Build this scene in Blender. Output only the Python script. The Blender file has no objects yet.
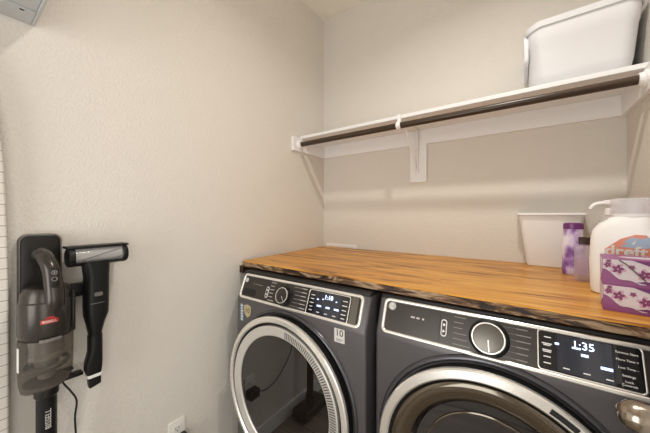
import bpy, bmesh, math, random
from mathutils import Matrix, Vector, noise
random.seed(4)
PI = math.pi
C = bpy.context.scene.collection
H = 1.305                      # camera height; h values below are heights relative to it

# ------------------------------------------------------------------ materials
def mat(name, col, rough=0.5, metal=0.0, ior=1.45, emit=None, estr=0.0, coat=0.0):
    m = bpy.data.materials.new(name); m.use_nodes = True
    b = m.node_tree.nodes['Principled BSDF']
    b.inputs['Base Color'].default_value = (*col, 1)
    b.inputs['Roughness'].default_value = rough
    b.inputs['Metallic'].default_value = metal
    b.inputs['IOR'].default_value = ior
    b.inputs['Coat Weight'].default_value = coat
    if emit:
        b.inputs['Emission Color'].default_value = (*emit, 1)
        b.inputs['Emission Strength'].default_value = estr
    return m
def N(m, t, **kw):
    n = m.node_tree.nodes.new(t)
    for k, v in kw.items():
        if k in n.inputs: n.inputs[k].default_value = v
        else: setattr(n, k, v)
    return n
def L(m, a, ao, b, bi): m.node_tree.links.new(a.outputs[ao], b.inputs[bi])
def BS(m): return m.node_tree.nodes['Principled BSDF']
def coords(m, scale=(1, 1, 1)):
    t = N(m, 'ShaderNodeTexCoord'); p = N(m, 'ShaderNodeMapping')
    p.inputs['Scale'].default_value = scale
    L(m, t, 'Object', p, 'Vector'); return p
def bump(m, scale, dist, strength=1.0, detail=3.0, sc=(1, 1, 1), rough=.55):
    p = coords(m, sc)
    n = N(m, 'ShaderNodeTexNoise'); n.inputs['Scale'].default_value = scale; n.inputs['Detail'].default_value = detail
    n.inputs['Roughness'].default_value = rough
    b = N(m, 'ShaderNodeBump'); b.inputs['Strength'].default_value = strength; b.inputs['Distance'].default_value = dist
    L(m, p, 'Vector', n, 'Vector'); L(m, n, 'Fac', b, 'Height'); L(m, b, 'Normal', BS(m), 'Normal')
    return n
def ramp(m, src, out, stops):
    r = N(m, 'ShaderNodeValToRGB'); e = r.color_ramp.elements
    while len(e) < len(stops): e.new(0.5)
    for k, (p, c) in enumerate(stops): e[k].position = p; e[k].color = (*c, 1)
    L(m, src, out, r, 'Fac'); return r

M = {}
def wall_mat(name, col):
    m = mat(name, col, .75)
    p = coords(m)
    n = N(m, 'ShaderNodeTexNoise'); n.inputs['Scale'].default_value = 135; n.inputs['Detail'].default_value = 2
    n.inputs['Roughness'].default_value = .5; n.inputs['Distortion'].default_value = .2
    L(m, p, 'Vector', n, 'Vector')
    r = ramp(m, n, 'Fac', [(.32, (0, 0, 0)), (.70, (1, 1, 1))])
    b = N(m, 'ShaderNodeBump'); b.inputs['Strength'].default_value = .5; b.inputs['Distance'].default_value = .0021
    L(m, r, 'Color', b, 'Height'); L(m, b, 'Normal', BS(m), 'Normal')
    return m
M['wall'] = wall_mat('wall_paint', (.75, .705, .64))
M['ceiling'] = wall_mat('ceiling_paint', (.88, .82, .72))
M['white'] = mat('white_paint', (.88, .87, .86), .38)
M['cabinet'] = mat('cabinet_paint', (.50, .51, .505), .45)
M['dark'] = mat('black_hole', (.01, .01, .01), .6)
M['plastic'] = mat('white_plastic', (.90, .89, .87), .32)
M['tub'] = mat('white_tub_plastic', (.80, .80, .82), .30)
M['ivory'] = mat('ivory_plastic', (.82, .79, .73), .35)

m = M['floor'] = mat('floor_planks', (.3, .25, .2), .35)
p = coords(m, (1, 1, 1)); br = N(m, 'ShaderNodeTexBrick'); br.inputs['Scale'].default_value = 1
br.inputs['Brick Width'].default_value = 1.1; br.inputs['Row Height'].default_value = .15; br.inputs['Mortar Size'].default_value = .003
br.inputs['Color1'].default_value = (.33, .28, .23, 1); br.inputs['Color2'].default_value = (.25, .21, .17, 1); br.inputs['Mortar'].default_value = (.08, .06, .05, 1)
L(m, p, 'Vector', br, 'Vector')
p2 = coords(m, (2, 30, 2)); n = N(m, 'ShaderNodeTexNoise'); n.inputs['Scale'].default_value = 2; n.inputs['Detail'].default_value = 5
L(m, p2, 'Vector', n, 'Vector'); r = ramp(m, n, 'Fac', [(.3, (.6, .6, .6)), (.7, (1.2, 1.2, 1.2))])
mx = N(m, 'ShaderNodeMixRGB', blend_type='MULTIPLY'); mx.inputs['Fac'].default_value = 1
L(m, br, 'Color', mx, 'Color1'); L(m, r, 'Color', mx, 'Color2'); L(m, mx, 'Color', BS(m), 'Base Color')

def wood(name, stops, rough, sc=(1.3, 14, 14), dist=1.5, nscale=2.2, bumpd=.0012):
    m = mat(name, (.4, .2, .06), rough)
    p = coords(m, sc)
    n = N(m, 'ShaderNodeTexNoise'); n.inputs['Scale'].default_value = nscale; n.inputs['Detail'].default_value = 7
    n.inputs['Roughness'].default_value = .62; n.inputs['Distortion'].default_value = dist
    L(m, p, 'Vector', n, 'Vector'); r = ramp(m, n, 'Fac', stops); L(m, r, 'Color', BS(m), 'Base Color')
    b = N(m, 'ShaderNodeBump'); b.inputs['Strength'].default_value = .4; b.inputs['Distance'].default_value = bumpd
    L(m, n, 'Fac', b, 'Height'); L(m, b, 'Normal', BS(m), 'Normal')
    return m
M['wood'] = wood('stained_wood_top', [(.36, (.20, .070, .012)), (.43, (.46, .185, .022)), (.52, (.64, .29, .038)), (.61, (.70, .345, .055)), (.70, (.76, .45, .12))], .34, (1.0, 8, 8), 1.6, 1.9, bumpd=.0004)
M['wood_edge'] = wood('rough_wood_edge', [(.40, (.020, .010, .006)), (.47, (.075, .034, .015)), (.53, (.20, .105, .045)), (.60, (.40, .28, .175))], .55, (3.0, 8, 16), 2.2, 2.4, .004)
M['dark_wood'] = wood('dark_wood_cleat', [(.3, (.02, .012, .008)), (.7, (.06, .035, .02))], .6)
M['rod'] = wood('dark_bronze_rod', [(.3, (.030, .018, .011)), (.7, (.075, .048, .030))], .28, (1, 40, 40), .3, 2.0, .0003)

M['body'] = mat('charcoal_blue_enamel', (.120, .111, .116), .36, 0.4)
M['bezel'] = mat('charcoal_blue_bezel', (.10, .096, .106), .24, 0.6)
M['chrome'] = mat('chrome', (.94, .91, .86), .25, 0.75)
M['satin'] = mat('satin_nickel', (.42, .36, .29), .20, 1.0)
m = M['fascia'] = mat('dark_brushed_fascia', (.060, .054, .048), .28, .55)
bump(m, 40, .0004, .15, 2, (1, 30, 30))
m = M['fascia_light'] = mat('brushed_grey_fascia', (.17, .155, .135), .30, .8)
bump(m, 40, .0004, .15, 2, (40, 1, 1))
M['screen'] = mat('black_screen', (.008, .008, .010), .06, 0, 1.6)
M['digit'] = mat('lit_digit', (.8, .87, 1), .4, 0, emit=(.52, .70, 1), estr=3.2)
M['backlight'] = mat('dim_lit_screen', (.012, .012, .015), .08, 0, 1.6, emit=(.50, .58, .85), estr=.032)
M['glow'] = mat('lit_icon', (.6, .7, 1), .4, 0, emit=(.40, .56, 1), estr=2.2)
M['print_white'] = mat('white_print', (.85, .84, .82), .5)
M['print'] = mat('light_grey_print', (.55, .53, .50), .5)
M['print_dim'] = mat('dim_grey_print', (.24, .225, .205), .5)
M['black'] = mat('black_plastic', (.008, .008, .008), .40, 0, 1.38)
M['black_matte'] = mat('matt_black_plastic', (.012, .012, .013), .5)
M['rubber'] = mat('black_rubber', (.010, .010, .010), .7)
M['glass'] = mat('dark_door_glass', (.010, .0075, .006), .02, 0, 1.8)
M['bronze'] = mat('smoked_glass_rim', (.035, .024, .014), .13, 0, 2.2)
BS(M['bronze']).inputs['Specular Tint'].default_value = (1.0, .88, .72, 1)
M['rib'] = mat('grey_metal_rim', (.74, .71, .67), .32, .5)
M['sticker'] = mat('white_sticker', (.72, .71, .68), .5)
M['sticker_gold'] = mat('gold_sticker', (.50, .42, .24), .45)
M['sticker_blue'] = mat('blue_sticker', (.25, .33, .42), .45)

M['vac_grey'] = mat('gunmetal_plastic', (.062, .054, .047), .24, .55)
M['vac_dark'] = mat('dark_brown_black_plastic', (.013, .011, .010), .30, 0, 1.4)
M['vac_mid'] = mat('mid_grey_plastic', (.17, .155, .14), .35)
M['vac_pale'] = mat('pale_grey_plastic', (.30, .275, .25), .4)
M['roller'] = mat('light_roller', (.50, .48, .46), .5)
M['red'] = mat('red_logo', (.42, .035, .025), .4)
def clear(name, col, mixf, rough=.05, gl=(1, 1, 1)):
    m = bpy.data.materials.new(name); m.use_nodes = True
    nt = m.node_tree; nt.nodes.clear()
    o = nt.nodes.new('ShaderNodeOutputMaterial'); t = nt.nodes.new('ShaderNodeBsdfTransparent'); g = nt.nodes.new('ShaderNodeBsdfPrincipled'); x = nt.nodes.new('ShaderNodeMixShader')
    t.inputs['Color'].default_value = (*col, 1)
    g.inputs['Base Color'].default_value = (*gl, 1); g.inputs['Roughness'].default_value = rough
    x.inputs['Fac'].default_value = mixf
    nt.links.new(t.outputs[0], x.inputs[1]); nt.links.new(g.outputs[0], x.inputs[2]); nt.links.new(x.outputs[0], o.inputs[0])
    return m
M['cup'] = clear('smoked_clear_plastic', (.62, .585, .54), .20, .08, (.20, .185, .17))
M['clear'] = clear('clear_plastic', (.95, .94, .95), .24, .1, (.95, .94, .95))
M['window'] = clear('clear_window', (.92, .92, .92), .10, .06, (.9, .9, .9))
M['clear_pink'] = clear('clear_lilac_plastic', (.93, .87, .92), .25, .08, (.90, .82, .89))
M['lilac_liquid'] = mat('lilac_liquid', (.42, .26, .36), .2)
m = M['lavender'] = mat('lavender_bottle', (.5, .4, .6), .28)
p = coords(m, (14, 14, 9)); n = N(m, 'ShaderNodeTexNoise'); n.inputs['Scale'].default_value = 1.6; n.inputs['Detail'].default_value = 3
L(m, p, 'Vector', n, 'Vector')
r = ramp(m, n, 'Fac', [(.34, (.17, .06, .28)), (.43, (.36, .19, .48)), (.51, (.62, .50, .70)), (.60, (.80, .74, .80))]); L(m, r, 'Color', BS(m), 'Base Color')
M['purple'] = mat('deep_purple_plastic', (.16, .035, .16), .3)
M['brown_cap'] = mat('dark_brown_cap', (.035, .012, .010), .35)
M['box_purple'] = mat('orchid_purple_card', (.28, .075, .225), .45)
M['box_dark'] = mat('plum_card', (.17, .03, .16), .45)
M['box_white'] = mat('pale_lilac_card', (.68, .61, .64), .45)
M['petal'] = mat('magenta_blossom_ink', (.22, .035, .13), .45)
M['petal_pink'] = mat('pink_blossom_ink', (.60, .36, .48), .45)
M['twig'] = mat('brown_twig_ink', (.11, .075, .06), .45)
M['coral'] = mat('coral_label', (.72, .27, .18), .4)
M['label_blue'] = mat('blue_grey_label', (.36, .46, .60), .4)
M['tissue'] = mat('tissue_paper', (.8, .79, .78), .8)

m = M['check'] = mat('checked_cloth', (.75, .72, .67), .8)
t = N(m, 'ShaderNodeTexCoord'); sp = N(m, 'ShaderNodeSeparateXYZ'); L(m, t, 'Object', sp, 'Vector')
def lines(axis, off):
    a = N(m, 'ShaderNodeMath', operation='ADD'); a.inputs[1].default_value = off; L(m, sp, axis, a, 0)
    d = N(m, 'ShaderNodeMath', operation='DIVIDE'); d.inputs[1].default_value = .030; L(m, a, 0, d, 0)
    f = N(m, 'ShaderNodeMath', operation='FRACT'); L(m, d, 0, f, 0)
    g = N(m, 'ShaderNodeMath', operation='LESS_THAN'); g.inputs[1].default_value = .085; L(m, f, 0, g, 0); return g
g1 = lines('Y', 10.010); g2 = lines('Z', 10.0)
mxm = N(m, 'ShaderNodeMath', operation='MAXIMUM'); L(m, g1, 0, mxm, 0); L(m, g2, 0, mxm, 1)
cm = N(m, 'ShaderNodeMixRGB'); cm.inputs['Color1'].default_value = (.76, .72, .66, 1); cm.inputs['Color2'].default_value = (.42, .39, .365, 1)
L(m, mxm, 0, cm, 'Fac'); L(m, cm, 'Color', BS(m), 'Base Color')

# ------------------------------------------------------------------ mesh helpers
I4 = Matrix.Identity(4)
def T(x, y, z): return Matrix.Translation((x, y, z))
def RX(a): return Matrix.Rotation(a, 4, 'X')
def RY(a): return Matrix.Rotation(a, 4, 'Y')
def RZ(a): return Matrix.Rotation(a, 4, 'Z')
def nb(): return bmesh.new()
def merge(dst, src, mx=I4):
    me = bpy.data.meshes.new('tmp'); src.to_mesh(me); src.free(); me.transform(mx); dst.from_mesh(me); bpy.data.meshes.remove(me)
def box(bm, a, b, bev=0.0, seg=2, mx=I4, mi=0):
    s = nb(); bmesh.ops.create_cube(s, size=1)
    for v in s.verts: v.co = Vector([(a[k] + b[k]) / 2 + v.co[k] * (b[k] - a[k]) for k in range(3)])
    if bev: bmesh.ops.bevel(s, geom=list(s.edges), offset=bev, segments=seg, profile=.5, affect='EDGES')
    for f in s.faces: f.material_index = mi
    merge(bm, s, mx); return bm
def prism(bm, pts, z0, z1, bev=0.0, seg=2, mx=I4, topbev=True):
    s = nb(); lo = [s.verts.new((x, y, z0)) for x, y in pts]; hi = [s.verts.new((x, y, z1)) for x, y in pts]; n = len(pts)
    s.faces.new(lo[::-1]); top = s.faces.new(hi)
    for k in range(n): s.faces.new((lo[k], lo[(k + 1) % n], hi[(k + 1) % n], hi[k]))
    bmesh.ops.recalc_face_normals(s, faces=list(s.faces))
    if bev:
        es = list(top.edges) if topbev else list(s.edges)
        bmesh.ops.bevel(s, geom=es, offset=bev, segments=seg, profile=.5, affect='EDGES')
    merge(bm, s, mx); return bm
def rrect(w, h, r, seg=6, cx=0, cy=0):
    pts = []
    for k, (sx, sy) in enumerate(((1, 1), (-1, 1), (-1, -1), (1, -1))):
        for i in range(seg + 1):
            a = k * PI / 2 + i * PI / 2 / seg
            pts.append((cx + sx * (w / 2 - r) + r * math.cos(a), cy + sy * (h / 2 - r) + r * math.sin(a)))
    return pts
def frame(bm, outer, inner, z0, z1, mx=I4, bev=0.0):
    s = nb(); n = len(outer)
    A = [[s.verts.new((x, y, z)) for x, y in q] for q, z in ((outer, z0), (outer, z1), (inner, z1), (inner, z0))]
    for j in range(4):
        for k in range(n):
            s.faces.new((A[j][k], A[j][(k + 1) % n], A[(j + 1) % 4][(k + 1) % n], A[(j + 1) % 4][k]))
    bmesh.ops.recalc_face_normals(s, faces=list(s.faces))
    if bev:
        es = [e for e in s.edges if (e.verts[0] in A[1] and e.verts[1] in A[1]) or (e.verts[0] in A[2] and e.verts[1] in A[2])]
        bmesh.ops.bevel(s, geom=es, offset=bev, segments=3, profile=.5, affect='EDGES')
    merge(bm, s, mx); return bm
def lathe(bm, prof, seg=48, mx=I4, sx=1, sy=1, closed=False):
    s = nb(); rings = []
    for r, z in prof:
        if r < 1e-6: rings.append([s.verts.new((0, 0, z))])
        else: rings.append([s.verts.new((r * sx * math.cos(2 * PI * k / seg), r * sy * math.sin(2 * PI * k / seg), z)) for k in range(seg)])
    pr = list(zip(rings, rings[1:])) + ([(rings[-1], rings[0])] if closed else [])
    for A, B in pr:
        for k in range(seg):
            a = [A[0]] if len(A) == 1 else [A[k], A[(k + 1) % seg]]
            b = [B[0]] if len(B) == 1 else [B[(k + 1) % seg], B[k]]
            if len(a) + len(b) >= 3: s.faces.new(a + b)
    if not closed:
        for R in (rings[0], rings[-1]):
            if len(R) > 1: s.faces.new(R)
    bmesh.ops.recalc_face_normals(s, faces=list(s.faces))
    merge(bm, s, mx); return bm
def smooth_path(pts, n=8):
    out = []; P = [Vector(p) for p in pts]; P = [P[0] * 2 - P[1]] + P + [P[-1] * 2 - P[-2]]
    for k in range(1, len(P) - 2):
        for i in range(n):
            t = i / n; a, b, c, d = P[k - 1:k + 3]
            out.append(.5 * ((2 * b) + (c - a) * t + (2 * a - 5 * b + 4 * c - d) * t * t + (3 * b - a - 3 * c + d) * t ** 3))
    out.append(P[-2]); return out
def tube(bm, pts, r, seg=12, mx=I4, flat=1.0):
    s = nb(); P = [Vector(p) for p in pts]; rs = r if isinstance(r, (list, tuple)) else [r] * len(P)
    if len(rs) != len(P): rs = [rs[min(int(k * (len(rs) - 1) / (len(P) - 1)), len(rs) - 2)] * (1 - ((k * (len(rs) - 1) / (len(P) - 1)) - min(int(k * (len(rs) - 1) / (len(P) - 1)), len(rs) - 2))) + rs[min(int(k * (len(rs) - 1) / (len(P) - 1)), len(rs) - 2) + 1] * ((k * (len(rs) - 1) / (len(P) - 1)) - min(int(k * (len(rs) - 1) / (len(P) - 1)), len(rs) - 2)) for k in range(len(P))]
    up = Vector((0, 0, 1)); prev = None; rings = []
    for k, p in enumerate(P):
        d = (P[min(k + 1, len(P) - 1)] - P[max(k - 1, 0)]).normalized()
        if prev is None:
            u = d.cross(up); u = d.cross(Vector((0, 1, 0))) if u.length < .1 else u
        else: u = prev - d * prev.dot(d)
        u.normalize(); w = d.cross(u); prev = u
        rings.append([s.verts.new(p + (u * math.cos(a) + w * math.sin(a) * flat) * rs[k]) for a in [2 * PI * i / seg for i in range(seg)]])
    for A, B in zip(rings, rings[1:]):
        for k in range(seg): s.faces.new((A[k], A[(k + 1) % seg], B[(k + 1) % seg], B[k]))
    s.faces.new(rings[0][::-1]); s.faces.new(rings[-1])
    bmesh.ops.recalc_face_normals(s, faces=list(s.faces))
    merge(bm, s, mx); return bm
def loft(bm, secs, mx=I4):
    s = nb(); R = [[s.verts.new(p) for p in q] for q in secs]; n = len(R[0])
    for A, B in zip(R, R[1:]):
        for k in range(n): s.faces.new((A[k], A[(k + 1) % n], B[(k + 1) % n], B[k]))
    s.faces.new(R[0][::-1]); s.faces.new(R[-1])
    bmesh.ops.recalc_face_normals(s, faces=list(s.faces))
    merge(bm, s, mx); return bm
ROOT = {}
def obj(name, bm, m, parent=None, smooth=True, off=None):
    me = bpy.data.meshes.new(name)
    bm.to_mesh(me); bm.free()
    if off is not None: me.transform(T(-off[0], -off[1], -off[2]))
    for mm in (m if isinstance(m, (list, tuple)) else [m]): me.materials.append(M[mm] if isinstance(mm, str) else mm)
    if smooth:
        for p in me.polygons: p.use_smooth = True
        b2 = bmesh.new(); b2.from_mesh(me)
        for e in b2.edges:
            if len(e.link_faces) == 2 and e.calc_face_angle(0) > math.radians(35): e.smooth = False
        b2.to_mesh(me); b2.free()
    o = bpy.data.objects.new(name, me); C.objects.link(o)
    if parent: o.parent = parent
    return o
def tag(o, label, cat, group=None):
    o['label'] = label; o['category'] = cat
    if group: o['group'] = group
    return o
def thing(name, label, cat, loc=(0, 0, 0), rz=0, group=None):
    o = bpy.data.objects.new(name, None); C.objects.link(o); o.empty_display_size = .05
    o.location = loc; o.rotation_euler = (0, 0, rz)
    return tag(o, label, cat, group)
def lone(name, bm, m, label, cat, base, rz=0, group=None, smooth=True, local=False):
    o = obj(name, bm, m, None, smooth, None if local else base); o.location = base; o.rotation_euler = (0, 0, rz)
    return tag(o, label, cat, group)
def struct(name, bm, m, smooth=False, parent=None):
    o = obj(name, bm, m, parent, smooth)
    if not parent: o['kind'] = 'structure'
    return o
def text_bm(s, size, mx, ext=.0003, align='CENTER', shear=0.0, spacing=1.0, bold=0.0):
    cu = bpy.data.curves.new('txt', 'FONT'); cu.body = s; cu.size = size; cu.extrude = ext; cu.align_x = align; cu.align_y = 'CENTER'
    cu.shear = shear; cu.offset = bold; cu.space_character = spacing; cu.resolution_u = 3
    o = bpy.data.objects.new('txt', cu); C.objects.link(o)
    bpy.context.view_layer.update()
    me = bpy.data.meshes.new_from_object(o.evaluated_get(bpy.context.evaluated_depsgraph_get()))
    bpy.data.objects.remove(o); bpy.data.curves.remove(cu)
    me.transform(mx); bm = nb(); bm.from_mesh(me); bpy.data.meshes.remove(me); return bm

# ------------------------------------------------------------------ room
WL, WB, WR, WF, CE = -1.225, 1.70, .366, -1.10, H + 1.466
t_ = .10
struct('floor', box(nb(), (WL - t_, WF - t_, -.1), (WR + t_, WB + t_, 0)), 'floor')
struct('ceiling', box(nb(), (WL - t_, WF - t_, CE), (WR + t_, WB + t_, CE + .1)), 'ceiling')
struct('wall_left', box(nb(), (WL - t_, WF - t_, 0), (WL, WB + t_, CE)), 'wall')
struct('wall_back', box(nb(), (WL, WB, 0), (WR, WB + t_, CE)), 'wall')
bm = box(nb(), (WR, -.06, 0), (WR + t_, WB + t_, CE)); box(bm, (WR, WF - t_, 0), (WR + t_, -.88, CE)); box(bm, (WR, -.88, 2.05), (WR + t_, -.06, CE))
struct('wall_right', bm, 'wall')
bm = box(nb(), (WL, WF - t_, 0), (-1.00, WF, CE)); box(bm, (-.08, WF - t_, 0), (WR, WF, CE)); box(bm, (-1.00, WF - t_, 2.06), (-.08, WF, CE))  # opening added so the fill lamp behind this wall can shine in
struct('wall_front', bm, 'wall')
def base_prof(bm, a, b):
    box(bm, a, b, .004)
struct('baseboard_left', box(nb(), (WL, WF + .013, 0), (WL + .013, WB, .088), .004), 'white')
struct('baseboard_front', box(nb(), (-.08, WF, 0), (WR, WF + .013, .088), .004), 'white')
bm = box(nb(), (-1.06, WF, 0), (-1.00, WF + .015, 2.12), .003); box(bm, (-.08, WF, 0), (-.02, WF + .015, 2.12), .003); box(bm, (-1.06, WF, 2.06), (-.02, WF + .015, 2.12), .003)
struct('trim_2', bm, 'white')
bm = box(nb(), (WR - .015, -.06, 0), (WR, -.0, 2.10), .003); box(bm, (WR - .015, -.94, 0), (WR, -.88, 2.10), .003); box(bm, (WR - .015, -.94, 2.05), (WR, 0, 2.11), .003)
struct('trim_1', bm, 'white')

# open door leaf (its edge stays right of the frame, the knob reaches into it)
hinge = Vector((.330, -.02, 0)); latch = Vector((.208, .752, 0))
dv = latch - hinge; da = math.atan2(dv.y, dv.x); dl = dv.length
door = struct('door_1', box(nb(), (0, -.035, .012), (dl, 0, 2.03), .002), 'white')
door.location = hinge; door.rotation_euler = (0, 0, da)     # local +y points into the room
bm = nb()
for z0, z1 in ((.2, .95), (1.12, 1.9)):
    frame(bm, rrect(dl - .22, z1 - z0, .004, 1, dl / 2, (z0 + z1) / 2), rrect(dl - .26, z1 - z0 - .04, .004, 1, dl / 2, (z0 + z1) / 2), 0, .006, Matrix(((1, 0, 0, 0), (0, 0, 1, 0), (0, 1, 0, 0), (0, 0, 0, 1))))
struct('panel_moulding', bm, 'white', parent=door)
kz = .967; kx = dl - .068
KM = Matrix(((1, 0, 0, kx), (0, 0, 1, 0), (0, 1, 0, kz), (0, 0, 0, 1)))
bm = lathe(nb(), [(0, 0), (.032, 0), (.032, .004), (.027, .010), (.014, .014), (0, .014)], 40, KM)
struct('rosette', bm, 'satin', True, door)
bm = lathe(nb(), [(.0, .012), (.011, .012), (.0105, .026), (.013, .033), (.017, .037), (.0225, .045), (.0250, .056), (.0240, .068), (.0188, .079), (.0105, .0855), (0, .0870)], 48, KM)
struct('door_knob', bm, 'satin', True, door)

# ------------------------------------------------------------------ wall cabinet (underside in view, upper left)
cz = H + .577
cab = thing('wall_cabinet', 'pale grey wall cabinet whose underside shows in the top left corner', 'cabinet', (WL, -.14, cz))
o3 = (WL, -.14, cz)
bm = box(nb(), (WL, .163, cz), (-1.020, .171, cz + .66), .0015); box(bm, (WL, -.45, cz), (-1.020, -.434, cz + .66), .0015)
box(bm, (WL, -.434, cz + .644), (-1.020, .155, cz + .66)); box(bm, (WL, -.434, cz + .02), (WL + .006, .155, cz + .644))
obj('cabinet_body', bm, 'cabinet', cab, False, o3)
obj('hanging_rail', box(nb(), (WL + .001, -.434, cz + .001), (WL + .084, .1625, cz + .018), .0015), 'cabinet', cab, False, o3)
obj('bottom_panel', box(nb(), (WL + .086, -.434, cz + .006), (-1.021, .1625, cz + .020), .001), 'cabinet', cab, False, o3)
obj('screw_hole', lathe(nb(), [(0, -.0006), (.004, -.0006), (.004, .002), (0, .002)], 16, T(WL + .076, .135, cz) @ Matrix.Diagonal((.6, 1.3, 1, 1))), 'dark', cab, True, o3)
for y0, y1 in ((-.448, -.142), (-.138, .169)):
    d = obj('cabinet_door', box(nb(), (-1.019, y0, cz + .002), (-1.001, y1, cz + .658), .002), 'cabinet', cab, False, o3)
    yk = y1 - .03 if y1 < 0 else y0 + .03
    obj('knob', lathe(nb(), [(0, 0), (.006, 0), (.006, .012), (.013, .018), (.011, .026), (0, .028)], 24, T(-1.001, yk, cz + .07) @ RY(PI / 2)), 'satin', d, True, o3)

# ------------------------------------------------------------------ ironing board hung on the left wall at the frame's edge
ib = thing('ironing_board', 'ironing board in white grid checked cover hung on the left wall', 'ironing board', (WL, -.067, .35))
o3 = (WL, -.067, .35)
def board_pts(grow=0):
    pts = []; prof = [(.35, .176), (.36, .181), (.80, .181), (1.087, .1805), (1.20, .1785), (1.36, .174), (1.46, .170), (1.56, .162), (1.64, .148), (1.72, .120), (1.77, .085), (1.80, .045), (1.81, 0)]
    for z, w in prof: pts.append((-.0665 + w + grow, z))
    for z, w in prof[-2::-1]: pts.append((-.067 - w - grow, z))
    return pts
YZ = Matrix(((0, 0, 1, 0), (1, 0, 0, 0), (0, 1, 0, 0), (0, 0, 0, 1)))
obj('board_cover', prism(nb(), board_pts(), WL + .028, WL + .048, .006, 3, YZ), 'check', ib, True, o3)
obj('board_frame', prism(nb(), board_pts(-.02), WL + .012, WL + .028, 0, 1, YZ), 'vac_mid', ib, True, o3)
obj('wall_hook', box(nb(), (WL, -.10, 1.60), (WL + .014, -.03, 1.66), .003), 'satin', ib, True, o3)

# ------------------------------------------------------------------ shelf with rod
cl0, cl1 = H + .417, H + .506
sh = thing('wall_shelf', 'long white wall shelf on cleats above the washer and dryer', 'shelf', (-.43, 1.70, cl0))
o3 = (-.43, 1.70, cl0)
obj('shelf_board', box(nb(), (WL + .001, 1.42, cl1), (WR - .001, WB - .001, cl1 + .019), .002), 'white', sh, False, o3)
obj('side_cleat', box(nb(), (WL, 1.338, cl0), (WL + .018, WB, cl1 + .002), .002), 'white', sh, False, o3)
obj('side_cleat', box(nb(), (WR - .018, 1.345, cl0), (WR, WB, cl1 + .002), .002), 'white', sh, False, o3)
obj('back_cleat', box(nb(), (WL + .018, WB - .018, cl0), (WR - .018, WB, cl1), .002), 'white', sh, False, o3)
obj('upright', box(nb(), (-.556, WB - .020, H + .192), (-.458, WB, cl0 + .001), .002), 'white', sh, False, o3)
b = nb(); xb = -.515
box(b, (xb - .012, WB - .030, H + .245), (xb + .012, WB - .020, cl1 - .003), .002)
box(b, (xb - .012, 1.44, cl1 - .008), (xb + .012, WB - .022, cl1), .002)
tube(b, [(xb, WB - .026, H + .262), (xb, 1.46, cl1 - .012)], .006, 10)
br_ = obj('shelf_bracket', b, 'white', sh, True, o3)
for z in (H + .265, H + .36, H + .39): obj('screw', lathe(nb(), [(0, 0), (.005, 0), (.004, .003), (0, .0035)], 14, T(xb, WB - .030, z) @ RX(PI / 2)), 'white', br_, True, o3)
rod_y, rod_z = 1.400, H + .462
xk = -.522
b = nb()
arc = [(xk, rod_y + .0185 * math.cos(a), rod_z + .0185 * math.sin(a)) for a in [math.radians(d) for d in range(60, 312, 12)]]
box(b, (xk - .009, 1.395, rod_z + .010), (xk + .009, 1.424, cl1 + .014), .002)
for A, B in zip(arc, arc[1:]):
    pass
s = nb()
for y_, z_, in [(0, 0)]: pass
ring = []
for x_ in (xk - .011, xk + .011):
    for rr in (.0165, .0205): ring.append([s.verts.new((x_, rod_y + rr * math.cos(a), rod_z + rr * math.sin(a))) for a in [math.radians(d) for d in range(40, 322, 10)]])
n_ = len(ring[0])
for A, B in ((0, 1), (1, 3), (3, 2), (2, 0)):
    for k in range(n_ - 1): s.faces.new((ring[A][k], ring[A][k + 1], ring[B][k + 1], ring[B][k]))
bmesh.ops.recalc_face_normals(s, faces=list(s.faces)); merge(b, s)
obj('rod_hook', b, 'white', sh, True, o3)
for x0, sg in ((WL + .018, 1), (WR - .018, -1)):
    obj('rod_socket', lathe(nb(), [(0, 0), (.030, 0), (.030, .004), (.024, .008), (.022, .020), (.0165, .020), (.0165, .006), (0, .006)], 32, T(x0, rod_y, rod_z) @ RY(sg * PI / 2)), 'white', sh, True, o3)
rod = lone('closet_rod', tube(nb(), [(WL + .0245, rod_y, rod_z), (WR - .0245, rod_y, rod_z)], .016, 32), 'rod', 'dark brown hanging rod under the white shelf edge', 'rod', (-.43, rod_y, rod_z))

# white tub on the shelf
sz = cl1 + .019
tub = thing('plastic_tub', 'large white plastic tub standing on the wall shelf', 'tub', (.19, 1.555, sz))
def tubsec(z, x0, x1, y0, y1, r): return [(x, y, z) for x, y in rrect(x1 - x0, y1 - y0, r, 6, (x0 + x1) / 2 - .19, (y0 + y1) / 2 - 1.555)]
secs = [tubsec(.0, .062, .318, 1.452, 1.655, .05), tubsec(.004, .048, .326, 1.440, 1.665, .055), tubsec(.016, .038, .331, 1.431, 1.671, .055), tubsec(.045, .032, .335, 1.425, 1.675, .05),
        tubsec(.165, .023, .344, 1.413, 1.684, .045), tubsec(.172, .021, .346, 1.408, 1.687, .045), tubsec(.236, .017, .350, 1.402, 1.690, .045),
        tubsec(.236, .021, .346, 1.407, 1.686, .042), tubsec(.16, .028, .339, 1.419, 1.679, .04), tubsec(.03, .04, .328, 1.435, 1.667, .04), tubsec(.008, .07, .31, 1.455, 1.65, .03)]
b = loft(nb(), secs)
def crown(v):   # rim rises gently towards the middle
    return v
for v in b.verts:
    if v.co.z > .15: v.co.z += (.034 * math.cos((v.co.x) / .17 * 1.35) - .016) * (v.co.z - .15) / .08
obj('tub_body', b, 'tub', tub)
b = nb()
secs = [tubsec(.222, .014, .353, 1.397, 1.693, .048), tubsec(.236, .011, .356, 1.393, 1.695, .048), tubsec(.243, .010, .357, 1.391, 1.696, .05), tubsec(.246, .014, .353, 1.396, 1.693, .048), tubsec(.243, .022, .345, 1.408, 1.686, .042), tubsec(.226, .019, .348, 1.404, 1.688, .042), tubsec(.222, .0145, .3525, 1.398, 1.692, .047)]
loft(b, secs)
bmesh.ops.delete(b, geom=[f for f in b.faces if len(f.verts) > 4], context='FACES_ONLY')
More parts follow.
